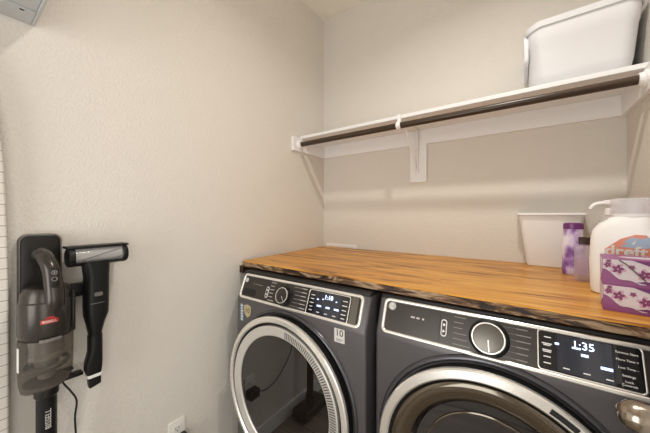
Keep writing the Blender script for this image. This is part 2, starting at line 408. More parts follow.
for v in b.verts: v.co.z += .034 * math.cos((v.co.x) / .17 * 1.35) - .016
obj('rim', b, 'tub', tub)
b = nb()
prism(b, rrect(.22, .130, .03, 6, 1.54 - 1.555, .165), -.1790, -.1640, .005, 3, YZ)
obj('handle_flap', b, 'tub', tub)

# ------------------------------------------------------------------ worktop
CT = H - .2455
wt = thing('wooden_worktop', 'orange brown stained plank worktop laid over the washer and dryer', 'worktop', (-.43, 1.3, CT - .03))
o3 = (-.43, 1.3, CT - .03)
def plank(front, back, lx0, lx1, rough):
    # front/back: y at left and right; returns a bmesh with a rough front edge (material 1)
    s = nb(); n = 160; rows = []
    for k in range(n + 1):
        f = k / n
        xf = lx0[0] + (lx1 - lx0[0]) * f; xb_ = lx0[1] + (lx1 - lx0[1]) * f
        yf = front[0] + (front[1] - front[0]) * f; yb = back[0] + (back[1] - back[0]) * f
        j = (noise.noise((xf * 9, 1.3, 0)) * .004 + noise.noise((xf * 34, 5.1, 0)) * .0018) * rough
        j2 = (noise.noise((xf * 14, 7.7, 0)) * .004 + noise.noise((xf * 41, 3.1, 0)) * .002) * rough
        jz = noise.noise((xf * 6, 9, 0)) * .0014 * rough
        rows.append([s.verts.new(p) for p in ((xf, yf + j + .003, CT + jz * .4), (xf, yf + j, CT - .004), (xf, yf + j2 + .001, CT - .016 + jz), (xf, yf + j2, CT - .027 + jz), (xf, yf + .004, CT - .030), (xb_, yb, CT - .030), (xb_, yb, CT))])
    for A, B in zip(rows, rows[1:]):
        for i in range(7):
            fc = s.faces.new((A[i], A[(i + 1) % 7], B[(i + 1) % 7], B[i])); fc.material_index = 1 if i in (1, 2, 3) else 0
    s.faces.new(rows[0]); s.faces.new(rows[-1][::-1])
    bmesh.ops.recalc_face_normals(s, faces=list(s.faces)); return s
obj('front_plank', plank((.923, .898), (1.490, 1.520), (-1.190, -1.222), WR - .002, 1), ['wood', 'wood_edge'], wt, True, o3)
obj('back_plank', plank((1.4935, 1.5235), (WB - .001, WB - .001), (-1.223, -1.223), WR - .002, .15), ['wood', 'wood'], wt, True, o3)
sb_ = obj('support_batten', box(nb(), (WL, .930, CT - .068), (WL + .030, 1.69, CT - .0305), .002), 'dark_wood', wt, False, o3); sb_['label'] = 'dark wooden batten at the left wall'
vb = thing('valve_box', 'white laundry valve box plate on back wall behind the worktop corner', 'valve box', (-1.07, WB, .9))
obj('box_frame', frame(nb(), rrect(.255, .21, .004, 2, 0, .08), rrect(.215, .17, .004, 2, 0, .08), 0, .004, RX(PI / 2), .001), 'white', vb)
obj('box_back', box(nb(), (-.11, -.001, -.01), (.11, 0, .17)), 'ivory', vb, False)
for xx, mm in ((-.05, 'red'), (.05, 'sticker_blue')):
    obj('valve', lathe(nb(), [(0, 0), (.012, 0), (.012, .0035), (0, .0035)], 20, T(xx, 0, .09) @ RX(PI / 2)), mm, vb)

# ------------------------------------------------------------------ laundry machines
Tv = Vector((0, .043, .107)); TL_ = Tv.length; Tv.normalize()
PM0 = Matrix(((1, 0, 0, 0), (0, Tv.y, -Tv.z, 0), (0, Tv.z, Tv.y, .905), (0, 0, 0, 1)))     # panel plane: x along, y up the slope, z outward
DM0 = Matrix(((1, 0, 0, 0), (0, 0, -1, 0), (0, 1, 0, 0), (0, 0, 0, 1)))                   # door plane: z outward (-y)
def machine(name, label, cat, cx, yf, P):
    root = thing(name, label, cat, (cx, yf, 0))
    zt = 1.016; W2 = P['bw'] / 2
    # body: side profile extruded across, edges rounded
    prof = [(.0, .05), (.0, .898), (.046, zt), (.77, zt), (.77, .05)]
    b = prism(nb(), prof, -W2, W2, 0, 1, Matrix(((0, 0, 1, 0), (1, 0, 0, 0), (0, 1, 0, 0), (0, 0, 0, 1))))
    bmesh.ops.bevel(b, geom=[e for e in b.edges], offset=.010, segments=4, profile=.5, affect='EDGES')
    obj('body', b, 'body', root)
    obj('top_shade_slab', box(nb(), (-W2 + .002, .044, 1.004), (W2 - .002, .768, 1.024), .006, 3), 'black_matte', root)  # black slab added as painted shade under the worktop overhang
    for sx in (-1, 1):
        for yy in (.06, .70):
            obj('foot', lathe(nb(), [(0, 0), (.024, 0), (.024, .012), (.012, .016), (.012, .055), (0, .055)], 20, T(sx * (W2 - .06), yy, 0)), 'rubber', root)
    b = nb(); box(b, (-W2 + .02, -.0015, .085), (W2 - .02, .002, .088)); obj('kick_seam', b, 'dark', root, False)
    PM = PM0
    w = P['pw']; hh = TL_
    outer = rrect(w, hh, .020, 6, 0, hh / 2); inner = rrect(w - .023, hh - .023, .011, 6, 0, hh / 2)
    pan = obj('control_panel', prism(nb(), rrect(w - .014, hh - .014, .014, 6, 0, hh / 2), -.004, .0035, 0, 1, PM), 'fascia', root)
    obj('chrome_frame', frame(nb(), outer, inner, -.006, .0095, PM, .0045), 'chrome', root)
    Z = .0036
    # brand roundel
    bx, by = P['badge']; rb = P['badge_r']
    bd = obj('badge', lathe(nb(), [(0, 0), (rb, 0), (rb, .001), (rb * .97, .0014), (0, .0014)], 32, PM @ T(bx, by, Z)), 'print_white', root)
    b = lathe(nb(), [(rb * .84, 0), (rb * .84, .0003), (rb * .72, .0003), (rb * .72, 0)], 32, PM @ T(bx, by, Z + .0014), closed=True)
    merge(b, text_bm('GE', rb * 1.05, PM @ T(bx, by, Z + .0015), .0002, shear=.3))
    obj('emblem', b, 'fascia', bd)
    # power and start pill
    px, py = P['pill']
    pl = obj('button_pill', prism(nb(), rrect(.0165, .049, .008, 6, px, py), Z - .001, Z + .0012, .0006, 1, PM), 'print_white', root)
    obj('pill_face', prism(nb(), rrect(.0115, .043, .0055, 6, px, py), Z, Z + .0016, 0, 1, PM), 'fascia', pl)
    b = lathe(nb(), [(0, 0), (.0035, 0), (.0035, .0018), (0, .0018)], 16, PM @ T(px, py + .009, Z)); prism(b, [(-.003 + px, py - .014), (.004 + px, py - .0095), (-.003 + px, py - .005)], Z, Z + .0018, 0, 1, PM)
    obj('pill_symbol', b, 'print_white', pl)
    # cycle ticks printed round the knob
    for (x0, x1, side) in P['ticks']:
        b = nb(); n = 6
        for k in range(n):
            y = hh * (.83 - .66 * k / (n - 1)); q = abs(k - 2.5) / 2.5
            if side < 0:
                xe = x1 - .014 * (1 - q * q); box(b, (x0, y - .0011, Z - .0005), (x0 + (xe - x0) * (.55 + .4 * random.random()), y + .0011, Z + .0002), mx=PM)
            else:
                xs = x0 + .012 * (1 - q * q); box(b, (xs, y - .0004, Z - .0005), (x1 - .032, y + .0004, Z + .0002), mx=PM)
                box(b, (x1 - .034, y - .0013, Z - .0005), (x1 - .012 * random.random(), y + .0013, Z + .0002), mx=PM)
        obj('cycle_print', b, P['tickmat'], root, False)
    # knob
    kx_, ky_ = P['knob']; R = P['knob_r']; KM_ = PM @ T(kx_, ky_, Z)
    kn = obj('cycle_knob', lathe(nb(), [(0, 0), (R * 1.06, 0), (R * 1.04, .004), (R * .98, .006), (R * .95, .020), (R * .90, .022), (0, .022)], 56, KM_), 'black', root)
    obj('knob_ring', lathe(nb(), [(R * .87, .018), (R * .87, .023), (R * .845, .0245), (R * .79, .0245), (R * .77, .022), (R * .77, .018)], 56, KM_, closed=True), 'chrome', kn)
    obj('knob_face', lathe(nb(), [(0, .018), (R * .77, .018), (R * .77, .0222), (R * .6, .0232), (0, .0235)], 56, KM_), 'fascia_light' if P['kd'] else 'fascia', kn)
    obj('knob_pointer', box(nb(), (-.0012, -R * .74, .0225), (.0012, -R * .1, .0242), mx=KM_ @ RZ(P['point'])), 'chrome', kn)
    # display
    x0, x1, t0, t1 = P['disp']; dw = x1 - x0; dh = (t1 - t0) * hh; dcx = (x0 + x1) / 2; dcy = (t0 + t1) / 2 * hh
    DP = PM @ T(dcx, dcy, Z)
    dp = obj('display', prism(nb(), rrect(dw, dh, .007, 5), -.001, .002, 0, 1, DP), 'screen', root)
    obj('display_frame', frame(nb(), rrect(dw + .006, dh + .006, .009, 5), rrect(dw, dh, .007, 5), -.001, .004, DP, .001), 'chrome', dp)
    def at(a, c): return DP @ T((a - .5) * dw, (c - .5) * dh, .0022)
    for s_, a, c, size in P['lit']: obj('lit_digits', text_bm(s_, size, at(a, c) , .0003), 'digit', dp, False)
    bl = obj('display_backlight', box(nb(), (-dw * P['bl'][1], -dh * .46, 0), (dw * P['bl'][0], dh * .46, .0001), mx=DP @ T(0, 0, .0020)), 'backlight', dp, False)
    for a, c, ww, h2 in P['glow']: obj('lit_icon', box(nb(), (-ww / 2, -h2 / 2, 0), (ww / 2, h2 / 2, .0004), mx=at(a, c)), 'glow', dp, False)
    for a, c, ww in P['dim']: obj('key_print', box(nb(), (-ww / 2, -.0012, 0), (ww / 2, .0012, .0003), mx=at(a, c)), 'print_white', dp, False)
    for s_, a, c, size in P['words']: obj('key_text', text_bm(s_, size * .92, at(a, c), .0002), 'print_white', dp, False)
    P['extra'](root, PM, hh, Z)
    # door
    dx, dz, R = P['door']; D = T(dx, 0, dz) @ DM0
    obj('door_bezel', lathe(nb(), [(R + P['bz'], -.002), (R + P['bz'] * .94, .003), (R + P['bz'] * .75, .007), (R + P['bz'] * .45, .009), (R + .005, .008), (R + .002, .004), (R + .002, -.002)], 96, D, closed=True), 'bezel', root)
    n0 = P['door_n']
    dr = obj('door', lathe(nb(), [(R - .004, 0), (R - .004, n0 - .012), (R - .010, n0 - .006), (R - .03, n0 - .012), (R - .045, n0 - .018), (R - .045, 0)], 96, D, closed=True), 'black', root)
    cw = P['chrome_w']
    obj('chrome_ring', lathe(nb(), [(R, n0 - .014), (R, n0 - .004), (R - .004, n0), (R - cw + .005, n0 + .002), (R - cw, n0 - .003), (R - cw, n0 - .014)], 128, D, closed=True), 'chrome', dr)
    P['inner'](dr, D, R, n0, cw)
    return root

def washer_extra(root, PM, hh, Z):
    ps = obj('detergent_drawer', prism(nb(), rrect(.118, .056, .012, 5, -.258, .034), Z - .002, Z + .0012, .0005, 1, PM), 'fascia', root)
    obj('drawer_grip', prism(nb(), rrect(.085, .030, .011, 5, -.262, .033), Z, Z + .0016, 0, 1, PM), 'dark', ps)
    b = nb()
    for k in range(5): box(b, (-.250 + k * .013, .071, Z), (-.241 + k * .013, .0745, Z + .0004), mx=PM)
    obj('drawer_print', b, 'print_dim', ps, False)
    pr = obj('end_plate', prism(nb(), rrect(.028, hh - .024, .003, 3, .2925, hh / 2), Z - .001, Z + .001, 0, 1, PM), 'fascia_light', root)
    obj('end_seam', box(nb(), (.3065, .012, Z), (.3080, hh - .012, Z + .0008), mx=PM), 'dark', pr, False)
    FM = T(0, -.0003, 0) @ DM0
    st = obj('energy_sticker', prism(nb(), rrect(.044, .050, .002, 3, .243, .864), -.0005, .0008, 0, 1, FM), 'sticker', root, False); st['label'] = 'white sticker printed 10'
    b = text_bm('10', .034, FM @ T(.243, .873, .0009), .0002)
    box(b, (.228, .850, .0008), (.258, .8515, .0011), mx=FM); box(b, (.228, .845, .0008), (.250, .8462, .0011), mx=FM)
    obj('sticker_print', b, 'black', st, False)
    st = obj('shield_sticker', prism(nb(), [(-.292, .872), (-.268, .880), (-.244, .872), (-.244, .845), (-.252, .829), (-.268, .818), (-.284, .829), (-.292, .845)], -.0005, .0008, 0, 1, FM), 'sticker_gold', root, False); st['label'] = 'gold shield sticker'
    b = text_bm('10', .034, FM @ T(-.268, .850, .0009), .0002)
    obj('sticker_print', b, 'black', st, False)
    b = nb(); box(b, (-.318, .795, -.0005), (-.298, .876, .0008), mx=FM)
    st = obj('strip_sticker', b, 'sticker_blue', root, False); st['label'] = 'narrow pale blue sticker'
    b = nb()
    for k in range(6): box(b, (-.315, .800 + k * .013, .0008), (-.304 + .004 * (k % 2), .806 + k * .013, .0011), mx=FM)
    obj('sticker_print', b, 'sticker', st, False)
def washer_inner(dr, D, R, n0, cw):
    r1 = R - cw - .012; r2 = r1 - .041
    rr = obj('inner_rim', lathe(nb(), [(r1, n0 - .02), (r1, n0 - .002), (r1 - .003, n0 + .001), (r2 + .003, n0 - .003), (r2, n0 - .006), (r2, n0 - .03)], 128, D, closed=True), 'rib', dr)
    b = nb(); n = 50
    for k in range(n):
        a = math.radians(-14 + 96 * k / (n - 1))
        mm = D @ RZ(a) @ T((r1 + r2) / 2, 0, n0 - .0009) @ RY(-math.atan2(.004, r1 - r2 - .006))
        box(b, (-.0135, -.0012, -.001), (.0135, .0012, .0010), mx=mm)
    obj('vent_slots', b, 'black', dr, False)
    obj('door_glass', lathe(nb(), [(0, n0 - .018), (r2, n0 - .018), (r2, n0 - .009), (0, n0 - .009)], 96, D), 'glass', dr)
def dryer_extra(root, PM, hh, Z):
    obj('panel_seam', box(nb(), (-.1432, .010, Z - .0005), (-.1420, hh - .010, Z + .0004), mx=PM), 'dark', root, False)
    b = nb()
    for k, ww in enumerate((.013, .010, .006)): box(b, (-.232 + k * .018, .0655, Z), (-.232 + k * .018 + ww, .0705, Z + .0003), mx=PM)
    obj('panel_print', b, 'print', root, False)
    b = nb()
    for k in range(3): box(b, (-.305 + k * .008, .0035, .0080), (-.300 + k * .008, .0060, .0088), mx=PM)
    obj('frame_print', b, 'black', root, False)
def dryer_inner(dr, D, R, n0, cw):
    r1 = R - cw - .010; r2 = r1 - .052
    obj('smoked_rim', lathe(nb(), [(r1, n0 - .03), (r1, n0 - .010), (r1 - .006, n0 - .006), (r1 - .020, n0 - .006), (r2 + .008, n0 - .014), (r2, n0 - .022), (r2, n0 - .035)], 128, D, closed=True), 'bronze', dr)
    obj('door_glass', lathe(nb(), [(0, n0 - .055), (.12, n0 - .053), (r2 - .012, n0 - .045), (r2, n0 - .030), (r2, n0 - .026), (r2 - .014, n0 - .041), (.12, n0 - .0485), (0, n0 - .050)], 96, D), 'glass', dr)
    obj('glass_rim', lathe(nb(), [(r2 - .042, n0 - .046), (r2 - .042, n0 - .041), (r2 - .045, n0 - .0395), (r2 - .048, n0 - .041), (r2 - .048, n0 - .047)], 96, D, closed=True), 'bronze', dr)
    a0 = math.radians(60); pts = []
    b = nb(); n = 16; rm = R - cw / 2; hw = .0062; ang = .115
    outer = [(rm + hw * math.sin(t), 0) for t in ()]
    P_ = []
    for k in range(n + 1): P_.append(((rm + hw), -ang * .82 + 2 * ang * .82 * k / n))
    for k in range(n + 1): P_.append(((rm - hw), ang * .82 - 2 * ang * .82 * k / n))
    prism(b, [(r * math.cos(a0 + t), r * math.sin(a0 + t)) for r, t in P_], n0 - .008, n0 + .0034, 0, 1, D)
    obj('latch_slot', b, 'black_matte', dr, False)

wP = dict(bl=(.30, .32), bw=.695, pw=.655, badge=(-.304, .084), badge_r=.0105, pill=(-.152, .050), ticks=[(-.138, -.088, -1), (-.004, .078, 1)], tickmat='print', knob=(-.043, .051), knob_r=.038, kd=False, point=.7,
          disp=(.086, .272, .08, .86), lit=[('1:10', .50, .80, .023)],
          glow=[(.24, .66, .008, .004), (.37, .70, .006, .004), (.70, .70, .006, .004), (.30, .40, .020, .006), (.52, .40, .018, .006), (.73, .40, .020, .006)],
          dim=[(.10, .80, .018), (.10, .64, .016), (.10, .48, .018), (.10, .32, .014), (.10, .17, .016), (.30, .14, .014), (.5, .14, .014), (.70, .14, .014), (.9, .80, .02), (.9, .62, .022), (.9, .44, .018), (.9, .28, .02), (.9, .13, .016)], words=[],
          extra=washer_extra, bz=.016, door=(-.016, .563, .320), door_n=.050, chrome_w=.024, inner=washer_inner)
dP = dict(bl=(.24, .30), bw=.695, pw=.655, badge=(-.298, .090), badge_r=.0125, pill=(-.130, .057), ticks=[(-.104, -.052, -1), (.018, .084, 1)], tickmat='print_dim', knob=(-.013, .056), knob_r=.047, kd=True, point=0.1,
          disp=(.097, .277, .13, .91), lit=[('1:35', .47, .78, .024)],
          glow=[(.20, .72, .008, .005), (.40, .70, .016, .004), (.48, .56, .013, .006), (.68, .36, .020, .006)],
          dim=[(.10, .84, .014), (.09, .67, .020), (.09, .63, .014), (.09, .50, .018), (.09, .46, .016), (.09, .33, .014), (.09, .17, .014), (.29, .14, .012), (.49, .13, .012), (.70, .12, .012)],
          words=[('Remote Start', .87, .83, .0072), ('More Time +', .87, .66, .0072), ('Less Time -', .87, .48, .0072), ('Settings', .87, .31, .0072), ('Lock', .87, .18, .0072), ('Controls', .87, .10, .0072)],
          extra=dryer_extra, bz=.020, door=(-.006, .584, .307), door_n=.050, chrome_w=.029, inner=dryer_inner)
machine('washing_machine', 'dark charcoal front load washing machine at left with round stickers and ribbed door rim', 'washing machine', -.778, .840, wP)
machine('tumble_dryer', 'dark charcoal front load dryer at right with large silver ringed knob', 'dryer', -.0605, .870, dP)

# ------------------------------------------------------------------ outlet on left wall
oy, oz = .601, .350
ol = thing('wall_outlet', 'ivory duplex outlet plate low on the left wall', 'outlet', (WL, oy, oz))
OM = Matrix(((0, 0, 1, 0), (1, 0, 0, 0), (0, 1, 0, 0), (0, 0, 0, 1)))     # x->y, y->z, z->+x
obj('cover_plate', prism(nb(), rrect(.070, .114, .004, 3), 0, .0055, .002, 2, OM), 'ivory', ol)
for sz_ in (.020, -.020):
    rc = obj('receptacle', prism(nb(), rrect(.034, .029, .010, 5, 0, sz_), .004, .0072, .0006, 1, OM), 'ivory', ol)
    b = nb(); box(b, (-.0078, sz_ - .001, .007), (-.0054, sz_ + .008, .0075), mx=OM); box(b, (.0054, sz_ - .001, .007), (.0078, sz_ + .007, .0075), mx=OM)
    lathe(b, [(0, .007), (.0028, .007), (.0028, .0075), (0, .0075)], 12, OM @ T(0, sz_ - .008, 0))
    obj('slots', b, 'dark', rc, False)
obj('screw', lathe(nb(), [(0, .005), (.003, .005), (.0025, .0065), (0, .0068)], 12, OM), 'ivory', ol)

# ------------------------------------------------------------------ stick vacuum on its wall dock
dk = thing('vacuum_dock', 'black rounded wall dock holding the stick vacuum', 'dock', (WL, .178, H - .20))
o3 = (WL, .178, H - .20)
DK = Matrix(((0, 0, 1, WL), (1, 0, 0, .178), (0, 1, 0, H), (0, 0, 0, 1)))
DK = DK @ T(.003, 0, 0)
obj('dock_plate', prism(nb(), rrect(.088, .24, .020, 6, 0, -.185), .0, .028, .004, 3, DK), 'vac_dark', dk, True, o3)
obj('dock_border', frame(nb(), rrect(.095, .247, .023, 6, 0, -.185), rrect(.082, .234, .018, 6, 0, -.185), 0, .026, DK, .003), 'vac_mid', dk, True, o3)
b = box(nb(), (WL, .225, H - .272), (WL + .040, .345, H - .232), .004); box(b, (WL + .02, .275, H - .274), (WL + .048, .335, H - .232), .004)
obj('accessory_arm', b, 'black', dk, True, o3)

vx, vy = -1.130, .182
vc = thing('stick_vacuum', 'grey stick vacuum with clear dust cup hanging on the left wall', 'vacuum', (vx, vy, 0))
o3 = (vx, vy, 0)
def V(p): return (p[0], p[1], p[2] + H)
b = lathe(nb(), [(0, -.205), (.030, -.205), (.046, -.212), (.054, -.228), (.0565, -.25), (.0565, -.335), (.055, -.352), (.052, -.356), (0, -.356)], 48, T(vx, vy, H))
obj('motor_housing', b, 'vac_grey', vc, True, o3)
b = lathe(nb(), [(.0560, -.246), (.0590, -.250), (.0590, -.338), (.0565, -.345), (.0545, -.345), (.0545, -.246)], 48, T(vx, vy, H), closed=True)
for v in b.verts:       # collar rises at the front into two shoulders
    pass
obj('housing_collar', b, 'vac_grey', vc, True, o3)
hp = smooth_path([V((-1.180, .172, -.125)), V((-1.150, .173, -.116)), V((-1.110, .178, -.130)), V((-1.084, .185, -.165)), V((-1.080, .190, -.232)), V((-1.086, .190, -.262))], 8)
h_ = obj('handle', tube(nb(), hp, [.016, .018, .019, .0195, .022, .0225], 20), 'vac_grey', vc, True, o3)
BP = T(-1.0635, .1865, H - .178) @ RY(math.radians(86)) @ RZ(PI / 2)
b = prism(nb(), rrect(.020, .058, .009, 6), -.004, .003, .001, 2, BP)
bp_ = obj('button_panel', b, 'vac_dark', h_, True, o3)
b = nb()
for yy in (.014, -.004):
    lathe(b, [(.0062, .003), (.0062, .0042), (.0048, .0042), (.0048, .003)], 20, BP @ T(0, yy, 0), closed=True)
box(b, (-.0014, .011, .003), (.0014, .017, .0042), mx=BP)
obj('buttons', b, 'vac_pale', h_, True, o3)
# the logo faces the middle of the room
def face_mx(ang, r, z): return T(vx, vy, H + z) @ RZ(ang) @ T(r, 0, 0) @ Matrix(((0, 0, 1, 0), (1, 0, 0, 0), (0, 1, 0, 0), (0, 0, 0, 1)))
la = -.06
def wrap(b, r, z, ang):     # bend a flat shape (x along, y up, z out) round the housing
    for v in b.verts:
        a = ang + v.co.x / r; rr_ = r + v.co.z; zz = v.co.y
        v.co = Vector((vx + rr_ * math.cos(a), vy + rr_ * math.sin(a), H + z + zz))
    return b
b = nb(); 
for k in range(10): box(b, (-.018 + k * .0036, -.0055, -.001), (-.018 + (k + 1) * .0036, .0055, .0008))
prism(b, [(-.009, .0065), (.013, .0065), (.008, .013), (-.004, .013)], -.001, .0008)
lg = obj('logo_plate', wrap(b, .0592, -.300, la), 'red', vc, False, o3); lg['label'] = 'red logo plate'
obj('logo_text', wrap(text_bm('BISSELL', .0092, T(0, 0, .0009), .0002, spacing=1.0), .0592, -.300, la), 'sticker', lg, False, o3)
# dust cup, cut on a slant below
b = lathe(nb(), [(0, -.352), (.0575, -.352), (.0585, -.36), (.0580, -.43), (.0565, -.474), (.053, -.495), (0, -.495)], 48, T(vx, vy, H))
for v in b.verts:
    if v.co.z < H - .46: v.co.z -= (v.co.y - vy) * -.10 - .002
cup = obj('dust_cup', b, 'cup', vc, True, o3)
obj('cyclone', lathe(nb(), [(0, -.354), (.040, -.354), (.036, -.40), (.040, -.405), (.040, -.415), (.030, -.42), (.018, -.475), (0, -.475)], 36, T(vx, vy, H)), 'vac_pale', cup, True, o3)
obj('cup_band', lathe(nb(), [(.047, -.446), (.051, -.440), (.051, -.434), (.047, -.430)], 40, T(vx, vy, H - .438) @ RX(.12) @ T(0, 0, .438), closed=True), 'vac_mid', cup, True, o3)
obj('cup_floor', lathe(nb(), [(0, -.484), (.049, -.484), (.049, -.492), (0, -.492)], 36, T(vx, vy, H)), 'vac_mid', cup, True, o3)
b = nb()
for k in range(4): box(b, (-.022 + k * .011, -.005, -.001), (-.022 + (k + 1) * .011, .004, .005), .001)
obj('cup_latch', wrap(b, .0585, -.352, -.02), 'vac_mid', vc, True, o3)
b = nb()
for k in range(3): box(b, (-.006 + k * .004, -.033, -.0003), (-.006 + (k + 1) * .004, .033, .0006))
st = obj('cup_sticker', wrap(b, .0588, -.402, -1.40), 'sticker', cup, False, o3); st['label'] = 'narrow white sticker'
b = nb(); box(b, (-.006, -.060, .0), (.006, .060, .006), .002)
obj('release_rail', wrap(b, .0590, -.29, 1.02), 'vac_dark', vc, True, o3)
wd = obj('wand', tube(nb(), [V((vx, vy, -.494)), V((vx, vy, -.530)), (vx, vy, .12)], [.0255, .0225, .022], 28), 'black', vc, True, o3)
b = lathe(nb(), [(.0225, -.500), (.0268, -.502), (.0268, -.526), (.0225, -.532)], 32, T(vx, vy, H), closed=True)
obj('wand_collar', b, 'vac_dark', vc, True, o3)
WM = T(vx, vy, H - .590) @ RZ(.02) @ T(.0222, 0, 0) @ Matrix(((0, 0, 1, 0), (1, 0, 0, 0), (0, 1, 0, 0), (0, 0, 0, 1))) @ RZ(PI / 2)
obj('wand_text', text_bm('BISSELL', .0175, WM, .0008), 'print', wd, False, o3)
b = box(nb(), (vx - .058, vy - .12, .012), (vx + .062, vy + .12, .070), .018, 4)
fh = obj('floor_head', b, 'black', vc, True, o3)
obj('neck_joint', tube(nb(), [(vx, vy, .06), (vx, vy, .13)], [.032, .028], 24), 'vac_dark', vc, True, o3)
for yy in (-.10, .10): obj('wheel', lathe(nb(), [(0, -.008), (.016, -.008), (.016, .008), (0, .008)], 20, T(vx - .03, vy + yy, .016) @ RX(PI / 2)), 'rubber', vc, True, o3)

# brush tool with crevice nozzle beside the vacuum
tx = -1.150
bt = thing('brush_tool', 'black pet brush tool with clear roller window hanging beside the stick vacuum', 'brush tool', (tx, .30, H - .57))
o3 = (tx, .30, H - .57)
YM = T(tx, 0, H - .137) @ RX(-PI / 2)          # local z -> +y
b = lathe(nb(), [(0, .228), (.024, .228), (.030, .231), (.031, .238), (.031, .243), (.027, .246), (0, .246)], 32, YM)
lathe(b, [(0, .370), (.027, .370), (.031, .374), (.031, .381), (.028, .386), (0, .386)], 32, YM)
# back shell: half round
s = nb(); ring = []
for yy in (.240, .376):
    ring.append([s.verts.new((tx + .0305 * math.cos(a), yy, H - .137 + .0305 * math.sin(a))) for a in [math.radians(d) for d in range(75, 331, 15)]])
for k in range(len(ring[0]) - 1): s.faces.new((ring[0][k], ring[0][k + 1], ring[1][k + 1], ring[1][k]))
s.faces.new(ring[0]); s.faces.new(ring[1][::-1]); bmesh.ops.recalc_face_normals(s, faces=list(s.faces)); merge(b, s)
box(b, (tx - .035, .226, H - .110), (tx + .018, .390, H - .103), .002)
hd = obj('brush_head', b, 'black', bt, True, o3)
obj('brush_roller', lathe(nb(), [(0, .244), (.021, .244), (.021, .372), (0, .372)], 28, YM), 'roller', hd, True, o3)
b = nb()
for w_ in range(5):
    pts = [(tx + .022 * math.cos(a), .246 + .124 * k / 24, H - .137 + .022 * math.sin(a)) for k, a in [(k, w_ * 2 * PI / 5 + .6 + k / 24 * 1.6) for k in range(25)]]
    tube(b, pts, .0022, 6)
obj('bristle_strip', b, 'vac_mid', hd, True, o3)
s = nb(); ring = []
for yy in (.246, .370):
    for rr_ in (.0290, .0305):
        ring.append([s.verts.new((tx + rr_ * math.cos(a), yy, H - .137 + rr_ * math.sin(a))) for a in [math.radians(d) for d in range(-36, 81, 6)]])
for A, B in ((0, 1), (1, 3), (3, 2), (2, 0)):
    for k in range(len(ring[0]) - 1): s.faces.new((ring[A][k], ring[A][k + 1], ring[B][k + 1], ring[B][k]))
bmesh.ops.recalc_face_normals(s, faces=list(s.faces))
obj('roller_window', s, 'window', hd, True, o3)
nk_y = .302
def orect(cx_, cy_, w_, d_, z_, r_): return [(x, y, z_) for x, y in rrect(d_, w_, r_, 6, cx_, cy_)]
secs = [orect(tx - .002, nk_y - .004, .080, .050, H - .150, .02), orect(tx, nk_y, .072, .050, H - .172, .022), orect(tx, nk_y + .001, .068, .050, H - .205, .024), orect(tx, nk_y, .069, .052, H - .30, .025), orect(tx, nk_y, .067, .050, H - .33, .024), orect(tx, nk_y - .002, .050, .046, H - .36, .022), orect(tx, nk_y - .003, .036, .038, H - .392, .017), orect(tx, nk_y - .003, .034, .036, H - .40, .016)]
obj('tool_neck', loft(nb(), secs[::-1]), 'black', bt, True, o3)
obj('neck_seam', prism(nb(), rrect(.0528, .0672, .0253, 6, tx, nk_y), H - .292, H - .290), 'vac_mid', bt, True, o3)
b = prism(nb(), rrect(.012, .022, .003, 3), 0, .002, .0006, 1, T(tx + .0255, nk_y, H - .262) @ RY(PI / 2))
obj('release_button', b, 'vac_mid', bt, True, o3)
secs = [orect(tx, nk_y - .003, .039, .038, H - .398, .017), orect(tx, nk_y - .003, .038, .038, H - .45, .014), orect(tx, nk_y - .007, .045, .036, H - .485, .010), orect(tx, nk_y - .008, .044, .034, H - .510, .008), orect(tx, nk_y - .006, .034, .030, H - .530, .006), orect(tx, nk_y - .004, .031, .028, H - .562, .005)]
for p_ in range(len(secs[-1])):
    x_, y_, z_ = secs[-1][p_]; secs[-1][p_] = (x_, y_, z_ + (y_ - nk_y) * .25)
obj('crevice_nozzle', loft(nb(), secs[::-1]), 'black', bt, True, o3)
obj('white_band', loft(nb(), [orect(tx, nk_y - .006, .037, .032, H - .534, .006), orect(tx, nk_y - .006, .040, .034, H - .529, .007), orect(tx, nk_y - .006, .040, .034, H - .524, .007)]), 'plastic', bt, True, o3)

# charger lead
cd = thing('charger_lead', 'thin black charger lead running from the dock to the outlet', 'cable', (WL, .3, .3))
o3 = (WL, .3, .3)
pth = smooth_path([(WL + .012, .225, H - .50), (WL + .016, .232, H - .545), (WL + .03, .247, H - .575), (WL + .034, .262, H - .615), (WL + .03, .259, H - .68), (WL + .025, .27, H - .80), (WL + .02, .30, H - .90), (WL + .02, .40, H - .995), (WL + .025, .50, H - 1.015), (WL + .032, .574, H - .985)], 8)
obj('cord', tube(nb(), pth, .0028, 8), 'rubber', cd, True, o3)
obj('adapter', box(nb(), (WL + .0075, .570, oz - .052), (WL + .052, .632, oz - .004), .004), 'black', cd, True, o3)
b = box(nb(), (WL, .222, H - .515), (WL + .02, .258, H - .507), .002); box(b, (WL + .02, .226, H - .530), (WL + .05, .276, H - .520), .002, mx=I4)
obj('cord_clip', b, 'black', cd, True, o3)

